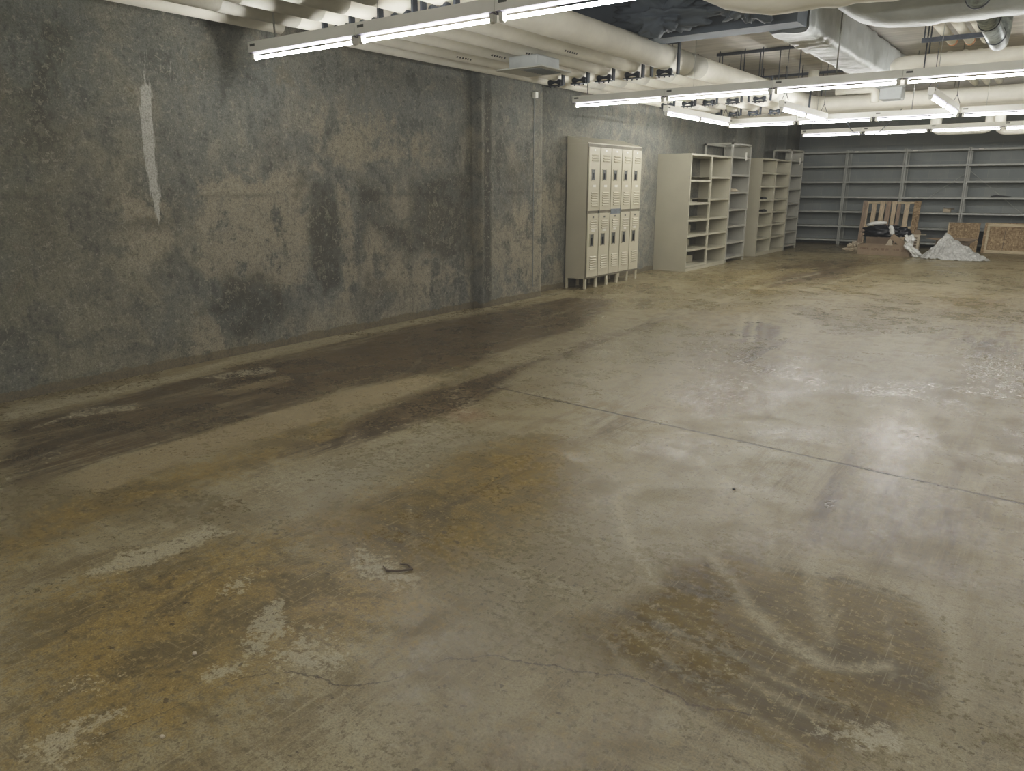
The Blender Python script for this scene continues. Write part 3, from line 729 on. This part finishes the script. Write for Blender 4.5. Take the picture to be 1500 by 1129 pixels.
# ------------------------------------------------------------------ lockers
LX,LY,LW,LD=-5.40,9.19,1.60,.34
lk=thing('locker_bank','tall beige steel locker bank, ten doors in two tiers, against the wall','locker',(LX,LY,0))
w=LW/5
c=MB(); c.box(-LD,-.012,0,LW,.14,1.985); c.build('cabinet_body',M['beige'],lk,bevel=.003)
c=MB().prism([(-LD,1.985),(0,1.985),(0,2.0),(-LD,2.10)],-.002,LW+.002,'y').build('sloped_top',M['beige'],lk,bevel=.002)
fr=MB()
for k in range(6):
    y=min(max(k*w-.011,0),LW-.022); fr.box(-.012,.002,y,y+.022,.14,1.985)
for z0,z1 in ((.14,.165),(1.052,1.088),(1.945,1.985)): fr.box(-.0115,.0015,0,LW,z0,z1)
M['gap']=simple('shadowed door gap',(120,115,98),.6,.1,6)
fr.build('door_frame',M['gap'],lk)
for k in range(6):
    for x in (-.035,-LD):
        y=min(max(k*w-.0175,0),LW-.035)
        lg=MB(); lg.box(x,x+.035,y,y+.035,0,.14); lg.build('leg',M['beige_door'],lk,bevel=.002)
def louv(m,y,z,wd=.17):
    m.prism([(.011,z+.012),(.028,z-.006),(.011,z-.009)],y-wd/2,y+wd/2,'y')
for k in range(5):
    for up in (1,0):
        z0,z1=(1.09,1.944) if up else (.167,1.05)
        dn=thing('door',None,None,(0,k*w,0)); dn.parent=lk
        bpy.data.objects.remove(dn)
        m=MB(); m.box(0,.012,.014,w-.010,z0,z1)
        cy=w/2
        zs=([1.835,1.80,1.765]+[1.335-.034*j for j in range(6)]) if up else ([.945,.912,.879,.846]+[.445-.034*j for j in range(6)])
        for z in zs: louv(m,cy+.01,z)
        dr=m.build('door',M['beige_door'],lk,bevel=.0015); dr.location=(0,k*w,0)
        a,b=(1.505,1.645) if up else (.60,.765)
        hm=MB(); y=.075 if up else .08
        hm.box(.0115,.016,y-.008,y+.093,a,b); hm.build('handle_recess',M['dark_recess'],dr)
        h2=MB(); h2.box(.016,.024,y+.03,y+.055,a+.02,b-.05).build('handle',M['black'],dr)
        fm=MB(); fm.box(.012,.02,y-.016,y-.008,a-.008,b+.008); fm.box(.012,.02,y+.093,y+.101,a-.008,b+.008); fm.box(.012,.02,y,y+.085,a-.008,a); fm.box(.012,.02,y,y+.085,b,b+.008); fm.build('recess_rim',M['beige_door'],dr)
        rz=1.425 if up else .815
        s=MB().box(.0121,.0135,cy-.04+random.uniform(-.01,.01),cy+.045,rz-.016,rz+.016).build('name_sticker',M['sticker'],dr)
        nz=1.905 if up else 1.0
        MB().box(.0121,.014,cy-.02,cy+.02,nz-.012,nz+.012).build('number_plate',M['fixture'] if up else M['dark_recess'],dr)
MB().box(.013,.015,2*w+.02,3*w-.012,1.03,1.105).build('tape_patch',M['tape'],lk)
MB().box(.004,.012,w-.018,w+.012,.985,1.13).build('latch_strip',M['dark_recess'],lk)
MB().box(.004,.012,3*w-.018,3*w+.008,1.06,1.15).build('latch_strip',M['dark_recess'],lk)

# ------------------------------------------------------------------ steel shelving on the left
def shelving(label,y0,y1,d,h,zs,style,group,X=-5.16,tagcard=False,openside=None):
    r=thing('shelving_unit',label,'shelving',(X,y0,0),group=group); w=y1-y0
    ms=M['shelf_beige'] if style=='beige' else M['shelf_grey']
    if style=='beige':
        for y in (0,w-.022):
            if (openside=='right' and y) or (openside=='left' and not y):
                for x in (-d,-.03): MB().box(x,x+.03,y,y+.022,0,h).build('post',ms,r,bevel=.002)
                continue
            p=MB(); p.box(-d,0,y,y+.022,0,h); p.box(-.006,.004,y-.006 if y else 0,y+.028 if not y else w,0,h); p.build('side_panel',ms,r,bevel=.002)
        MB().box(-d,.002,.02,w-.02,h-.03,h).build('top_panel',ms,r)
        MB().box(-d+.02,0,.02,w-.02,0,.05).build('kick_base',ms,r)
    else:
        for (x,y) in ((-.035,0),(-.035,w-.035),(-d,0),(-d,w-.035)):
            MB().box(x,x+.035,y,y+.035,0,h).build('post',ms,r,bevel=.002)
        MB().box(-d+.03,-.03,w-.012,w-.006,.06,h-.01).build('side_panel',ms,r)
        f=MB(); f.box(-d,0,.0,.03,h-.03,h); f.box(-d,0,w-.03,w,h-.03,h); f.box(-.03,0,0,w,h-.03,h); f.box(-d,-d+.03,0,w,h-.03,h); f.build('top_frame',ms,r)
        MB().box(-d+.005,-d+.01,.035,w-.035,.06,h*.9).build('back_panel',M['rack_shelf'],r)
    for z in zs:
        s=MB(); s.box(-d+.012,-.004,.022,w-.022,z-.006,z); s.box(-.012,-.001,.022,w-.022,z-.034,z); s.box(-d+.012,-d+.02,.022,w-.022,z-.03,z)
        s.build('shelf',ms,r)
    if tagcard:
        MB().box(.002,.006,w-.11,w-.03,h-.40,h-.25,Matrix.Rotation(.12,4,'X')).build('hanging_tag',M['sticker'],r)
    return r
shelving('beige closed-side shelving bay nearest the lockers, holding loose panels',12.14,13.07,.60,1.95,[1.53,1.15,.87,.61,.37,.09],'beige','beige shelving bays',openside='right')
shelving('beige shelving bay joined between the nearest bay and the tall grey unit',13.07,14.0,.60,1.95,[1.59,1.21,.88,.61,.34,.06],'beige','beige shelving bays',openside='left')
shelving('tall grey open shelving unit at the end of the nearer beige pair',14.03,15.05,.55,2.20,[1.96,1.64,1.32,1.0,.69,.38,.10],'grey','tall grey shelving units',tagcard=True)
shelving('beige shelving bay at the near end of the farther run, plain side panel showing',15.75,16.68,.33,1.98,[1.70,1.43,1.16,.90,.63,.36,.07],'beige','beige shelving bays')
shelving('beige shelving bay second in the farther run',16.68,17.68,.33,1.98,[1.70,1.43,1.16,.90,.63,.36,.07],'beige','beige shelving bays')
shelving('tall grey open shelving unit nearest the far block wall',17.72,18.68,.42,2.22,[1.99,1.67,1.37,1.05,.73,.41,.10],'grey','tall grey shelving units',tagcard=True)
lp=[(12.22,.87,.1,.09,'third shelf up'),(12.24,.61,.02,.11,'middle shelf'),(12.30,.37,.06,.09,'low shelf'),(12.3,.09,-.04,.09,'bottom shelf')]
for y,z,rr,hh,wd in [(12.2,1.15,0,.05,'second shelf from the top')]+[(a,b,c_,h_+.035,w_) for a,b,c_,h_,w_ in lp]:
    o=MB().prism([(-.1,0),(-.1,hh),(-.094,hh),(-.094,.006),(0,.006),(0,0)],0,.72,'y').build('folded_tray',M['shelf_beige'])
    o.location=(-5.34,y,z+.002); o.rotation_euler=(0,0,rr)
    tag(o,'loose pale folded steel tray on the %s of the nearest bay'%wd,'tray','loose folded trays in the nearest bay')
o=blob(None,.13,.13,.035,5,.4,2,24,12,-.02).build('crumpled_cloth',M['paper'],None,True); o.location=(-5.32,14.5,1.342); tag(o,'small crumpled pale cloth on a shelf of the nearer tall grey unit','cloth')
for k,(y,z) in enumerate(((16.3,1.16),(16.35,.9))):
    o=MB().prism([(-.1,0),(-.1,.02),(-.04,.045),(0,.02),(0,0)],-.12,.12,'y').build('metal_bracket',M['black']); o.location=(-5.22,y,z+.001)
    tag(o,'small dark bracket lying on the %s shelf of the farther beige bay'%(['upper','lower'][k]),'bracket')

# ------------------------------------------------------------------ far wall racking
posts=[-5.84,-4.56,-3.27,-1.97,-.68,.61,1.9]
RZ=[.13,.47,.83,1.18,1.54,1.91,2.25]
RY=20.22
rl=['leftmost bay of the long grey rack on the block wall','second bay of the long grey rack, behind the pallet','third bay of the long grey rack, with a small carton','fourth bay of the long grey rack, with a black item and diagonal brace','fifth bay of the long grey rack, mostly past the right edge','sixth bay of the long grey rack, outside at right']
for k in range(6):
    r=thing('wall_rack',rl[k],'shelving',(posts[k],RY,0),group='bays of the grey wall rack'); w=posts[k+1]-posts[k]
    for (x,y) in ((.004,0),(w-.036,0),(.004,.38),(w-.036,.38)):
        p=MB(); p.box(x,x+.032,y,y+.004,0,2.28); p.box(x if x>.1 else x,x+.004,y,y+.032,0,2.28)
        p.build('post',M['rack_grey'],r)
    for z in RZ:
        s=MB(); s.box(.01,w-.01,.004,.41,z-.005,z); s.box(.036,w-.036,-.003,.004,z-.04,z); s.box(.036,w-.036,.405,.411,z-.04,z)
        s.build('shelf',M['rack_grey'] ,r)
    if k in (3,):
        A,B=Vector((.05,.40,1.75)),Vector((1.25,.40,.75)); MB().tube([A,B],.007,6).build('cross_brace',M['rack_grey'],r)
    if k==2:
        MB().tube([(w-.05,.40,1.72),(.15,.40,.85)],.007,6).build('cross_brace',M['rack_grey'],r)
for x0,n_ in ((-4.40,1),(-3.12,2),(-1.8,3)):
    o=MB().box(0,.09,-.001,.001,0,.022).build('shelf_tag',M['sticker']); o.location=(x0,RY-.006,2.222)
    tag(o,'tiny white tag on the top beam of the %s rack bay'%(['','second','third','fourth'][n_]),'tag','tags on the rack top beams')
cn=thing('small_carton','small torn tan carton on the shelf of the third rack bay','box',(-2.25,20.3,.832))
MB().box(-.09,.06,0,.14,0,.09).build('carton_body',M['paper'],cn,bevel=.004)
m=MB(); m.box(-.10,.12,-.05,.08,.10,.107,Matrix.Rotation(.1,4,'Y')); m.box(.0,.13,-.02,.1,.075,.08); m.build('carton_flap',M['card'],cn)
o=MB().prism([(-.20,.0),(-.19,.03),(-.1,.048),(.05,.036),(.2,.02),(.21,.0)],-.06,.06,'y').build('black_tray',M['black'],bevel=.006); o.location=(-1.25,20.33,1.183)
tag(o,'flat black tray lying on a shelf of the fourth rack bay','tray')

# ------------------------------------------------------------------ leaning pallet, boards, boxes, plastic
pal=thing('wooden_pallet','large worn wooden pallet leaning upright against the grey rack','pallet',(-3.98,19.62,0),(-.17,0,0))
H=1.10
for (x0,x1,y,mt,z0,z1) in ((.0,.10,-.02,'wood_dark',0,H),(.20,.30,.03,'wood',.02,H-.05),(.38,.48,-.02,'wood',.02,H),(.51,.61,-.02,'wood_dark',0,H),(.64,.73,-.02,'wood',0,H),(.745,.82,.03,'wood_dark',0,H-.03),(.90,1.0,.03,'wood',0,H-.04)):
    MB().box(x0,x1,y,y+.018,z0,z1,Matrix.Shear('XY',4,(0,0)) if False else None).build('deck_board',M[mt],pal,bevel=.002)
for z in (H-.055,.48,.03):
    MB().box(.02,1.24,.0,.028,z,z+.045).build('cross_rail',M['pine_x'],pal,bevel=.002)
MB().box(1.10,1.24,-.022,-.002,0,H).build('strand_board_strip',M['osb'],pal)
MB().box(.10,.125,-.02,.03,0,H-.02).build('stringer',M['wood'],pal)

ob=thing('strand_board','plain strand board panel leaning on the rack behind the plastic heap','board',(-2.13,19.72,0),(-.17,0,.0))
MB().box(0,.62,0,.016,0,.64).build('panel',M['osb'],ob,bevel=.002)
MB().box(-.004,.022,-.005,.03,0,.64).build('edge_batten',M['pine_x'],ob)
oc=thing('crate_lid','pine-framed strand board crate panel at the right edge, leaning low','board',(-1.42,19.62,0),(-.17,0,-.035))
MB().box(0,1.5,.012,.028,.0,.66).build('panel',M['osb'],oc)
for a in ((.10,1.5,.575,.64),(.06,1.5,.0,.065)): MB().box(a[0],a[1],-.012,.011,a[2],a[3]).build('rail',M['pine_x'],oc,bevel=.002)
MB().box(.055,.10,-.012,.011,.066,.64).build('stile',M['pine_x'],oc,bevel=.002)
MB().box(.395,.402,.010,.013,.066,.574).build('seam',M['black'],oc)

# long cardboard carton
bx=thing('cardboard_carton','long low brown printed cardboard carton on the floor before the pallet','box',(-3.55,17.62,0),(0,0,-.03))
W_,D_,H_=1.02,.42,.215
for b in ((0,W_,0,.006,0,H_),(0,W_,D_-.006,D_,0,H_),(0,.006,.006,D_-.006,0,H_),(W_-.006,W_,.006,D_-.006,0,H_)): MB().box(*b).build('side',M['card'],bx)
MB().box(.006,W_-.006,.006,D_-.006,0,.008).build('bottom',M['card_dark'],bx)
pr_=MB()
def glyphs(m,x,z,n_,h,seed,gw=.022):
    rr=random.Random(seed)
    for k in range(n_):
        x0=x+k*(gw+.006)
        m.box(x0,x0+.005,-.0012,0,z,z+h)
        if rr.random()<.8: m.box(x0+.005,x0+gw,-.0012,0,z+h-.008,z+h)
        if rr.random()<.6: m.box(x0+.005,x0+gw,-.0012,0,z+h/2-.004,z+h/2+.004)
        if rr.random()<.7: m.box(x0+gw-.005,x0+gw,-.0012,0,z,z+h-.008)
        if rr.random()<.4: m.box(x0+.005,x0+gw,-.0012,0,z,z+.008)
glyphs(pr_,.05,.115,6,.032,1); glyphs(pr_,.28,.10,5,.045,2); glyphs(pr_,.47,.09,2,.06,3,.026); glyphs(pr_,.56,.09,2,.06,4,.026); glyphs(pr_,.68,.105,5,.04,5); glyphs(pr_,.86,.09,2,.05,6)
pr_.build('printed_marks',M['card_ink'],bx)
# flaps folded into an A shape
MB().box(0,.40,0,.005,0,.12,Matrix.Translation((.60,.02,.36))@Matrix.Rotation(.60,4,'Y')).build('flap',M['card'],bx)
MB().prism([(.42,.03),(.56,.33),(.62,.33),(.66,.03)],.22,.226,'y').build('flap',M['paper'],bx)
M['card2']=simple('darker cardboard',(124,108,90),.85,.08,6)
b2=thing('cardboard_box','smaller brown cardboard box tucked behind the long carton, under the black bag','box',(-3.50,18.10,0))
MB().box(0,.50,0,.34,0,.35).build('box_body',M['card2'],b2,bevel=.004)
MB().box(.24,.26,-.001,.34,.3505,.352).build('tape_strip',M['paper'],b2)
bg=thing('black_bag','crumpled black plastic bag lying on top of the smaller cardboard box','bag',(-3.20,18.25,.352))
blob(None,.36,.19,.15,21,.5,2.5,48,26,-.10).build('bag_body',M['blackbag'],bg,True,loc=(0,0,.1))
b_=blob(None,.2,.15,.12,25,.6,3,36,20,-.07).build('bag_fold',M['blackbag'],bg,True,loc=(.34,.0,.085))
rl_=thing('foam_roll','white rolled foam sheet resting on the black bag','packing foam',(-3.33,18.2,.625))
MB().tube([(-.20,0,-.04),(-.1,0,.0),(.05,0,.025),(.19,0,.03)],[.03,.045,.045,.03],14,True,.25).build('roll',M['whiteplastic'],rl_,True)
o=blob(None,.05,.03,.11,31,.4,3,24,14).build('white_wrapper',M['whiteplastic'],None,True); o.location=(-2.98,17.95,.50); o.rotation_euler=(0,-.3,0); tag(o,'small white plastic wrapper draped over the front of the black bag','wrapper')
o=blob(None,.17,.12,.10,41,.9,3,36,20,-.06).build('crumpled_paper',M['paper'],None,False); o.location=(-3.78,18.55,.06+.0)
tag(o,'crumpled tan packing paper lying left of the cartons','paper')
# white draped plastic at the right end of carton
def drape(u,v):
    z=.44*(1-v); x=-.07+.17*u+.24*v*v+.03*math.sin(v*9)
    y=-.05-.14*v+.05*mn.noise(Vector((u*4,v*6,2)))*2
    return Vector((x+.04*mn.noise(Vector((u*5,v*8,7))),y,max(.006,z+.03*mn.noise(Vector((u*6,v*5,4))))))
o=MB().grid(drape,16,30).build('foam_sheet',M['whiteplastic'],None,True); o.location=(-2.60,17.66,0)
sm=o.modifiers.new('t','SOLIDIFY'); sm.thickness=.02
tag(o,'white crumpled foam sheet slumped against the right end of the long carton','packing foam')
# tall narrow carton with open flaps
tc=thing('narrow_carton','tall narrow tan carton standing open beside the white foam sheet','box',(-2.66,18.55,0))
MB().box(0,.15,0,.12,0,.40).build('carton_body',M['paper'],tc)
lm=MB()
for k in range(6): lm.box(.045,.105,-.002,0,.04+k*.055,.075+k*.055)
lm.build('printed_panel',M['card_dark'],tc)
for a,b in (((-.09,.0),.5),((.15,.26),-.35)):
    MB().box(a[0],a[1],0,.12,.40,.406,Matrix.Translation((0,0,0))@Matrix.Rotation(0,4,'Y')).build('flap',M['paper'],tc)
MB().prism([(.0,.40),(.03,.50),(.13,.49),(.15,.40)],.118,.122,'y').build('flap',M['card'],tc)
# open carton with spread flaps behind the plastic
oc2=thing('open_carton','open brown carton with spread flaps half hidden behind the plastic heap','box',(-2.20,18.60,0))
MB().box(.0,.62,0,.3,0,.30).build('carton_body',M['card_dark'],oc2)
MB().prism([(-.2,.34),(.0,.30),(.22,.30),(.2,.36)],-.06,-.054,'y').build('flap',M['card'],oc2)
MB().prism([(.35,.30),(.62,.30),(.80,.36),(.3,.36)],-.06,-.054,'y').build('flap',M['card'],oc2)
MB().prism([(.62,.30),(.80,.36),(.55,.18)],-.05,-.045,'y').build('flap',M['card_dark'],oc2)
# plastic sheeting heap
def heap(u,v):
    a=u*2*PI
    ca,sa=math.cos(a),math.sin(a)
    R=(.62 if ca>0 else .40)*abs(ca)**1.0+.34*(1-abs(ca)); R*=1+.12*mn.noise(Vector((ca*2,sa*2,5)))+.05*mn.noise(Vector((ca*9,sa*9,1)))
    if ca>.75: R+=.22*(ca-.75)*4*.9
    r=v
    z=.52*max(0,(1-r))**1.15*(1-.15*math.sin(r*PI)) + .05*(1-r)*r*4*max(0,mn.noise(Vector((ca*3,sa*3,r*3))))
    p=Vector((ca*R*r,sa*R*r*.8,0))
    cr=.06*(1-.3*r)*abs(mn.noise(Vector((p.x*9,p.y*9,z*8))))+.02*mn.noise(Vector((p.x*24,p.y*24,z*20)))
    fold=.022*math.sin(a*17+mn.noise(Vector((ca,sa,r*2)))*5)*r*(1-r)*4
    return Vector((p.x,p.y,max(.003,z+cr+fold)))
o=MB().grid(heap,160,44,True).build('plastic_sheeting',M['sheet'],None,False)
o.location=(-1.90,17.50,0); o.rotation_euler=(0,0,-.0)
tag(o,'heap of crumpled clear plastic sheeting on the floor at the back','plastic sheet')
# small debris on the floor
for k,(px,py,sc,mt,nm,lb) in enumerate(((583,832,1.0,'black','wire_scrap','short bent dark wire scrap lying on the brown floor stain'),)):
    x,y=ground(px,py)
    o=MB().tube([(-.05,-.03,.006),(-.015,-.045,.006),(.03,-.02,.008),(.055,.02,.006),(.02,.035,.006),(-.01,.02,.006)],[.002,.005,.004,.005,.004,.002],8).build(nm,M['card_dark'],None,True)
    o.location=(x,y,0); tag(o,lb,'debris')
for k,(px,py,lb) in enumerate(((285,958,'tiny pale chip on the ochre floor stain at lower left'),(1075,717,'tiny dark pebble on the grey floor, centre right'),(238,1080,'tiny pale flake on the floor near the bottom left corner'))):
    x,y=ground(px,py); o=blob(None,.008,.006,.005,k+50,.4,2,12,8,-.003).build('floor_chip',M['paper'] if k!=1 else M['black'],None,True); o.location=(x,y,.003); tag(o,lb,'debris')

# ------------------------------------------------------------------ camera, world, colour
cam=bpy.data.objects.new('camera',bpy.data.cameras.new('camera')); COL.objects.link(cam)
cam.data.sensor_fit='HORIZONTAL'; cam.data.sensor_width=36; cam.data.lens=36*FPX/1500
cam.location=(0,0,EYE)
cam.rotation_euler=Matrix((RV,UV,-FV)).transposed().to_euler()
cam.data.clip_start=.05; cam.data.clip_end=100
sc=bpy.context.scene; sc.camera=cam
wd=bpy.data.worlds.new('world'); sc.world=wd; wd.use_nodes=True
wd.node_tree.nodes['Background'].inputs[0].default_value=(.8,.85,.9,1); wd.node_tree.nodes['Background'].inputs[1].default_value=.3
sc.view_settings.view_transform='Standard'; sc.view_settings.look='None'; sc.view_settings.exposure=.16; sc.view_settings.gamma=1
vs=sc.view_settings; vs.use_curve_mapping=True; cm=vs.curve_mapping
cm.white_level=(4,4,4); cc=cm.curves[3]
pts=[(0,.012),(.0075,.041),(.02,.093),(.045,.196),(.09,.355),(.15,.52),(.25,.69),(.5,.88),(1,1)]
while len(cc.points)<len(pts): cc.points.new(.5,.5)
for p,(a,b) in zip(cc.points,pts): p.location=(a,b)
cm.update()
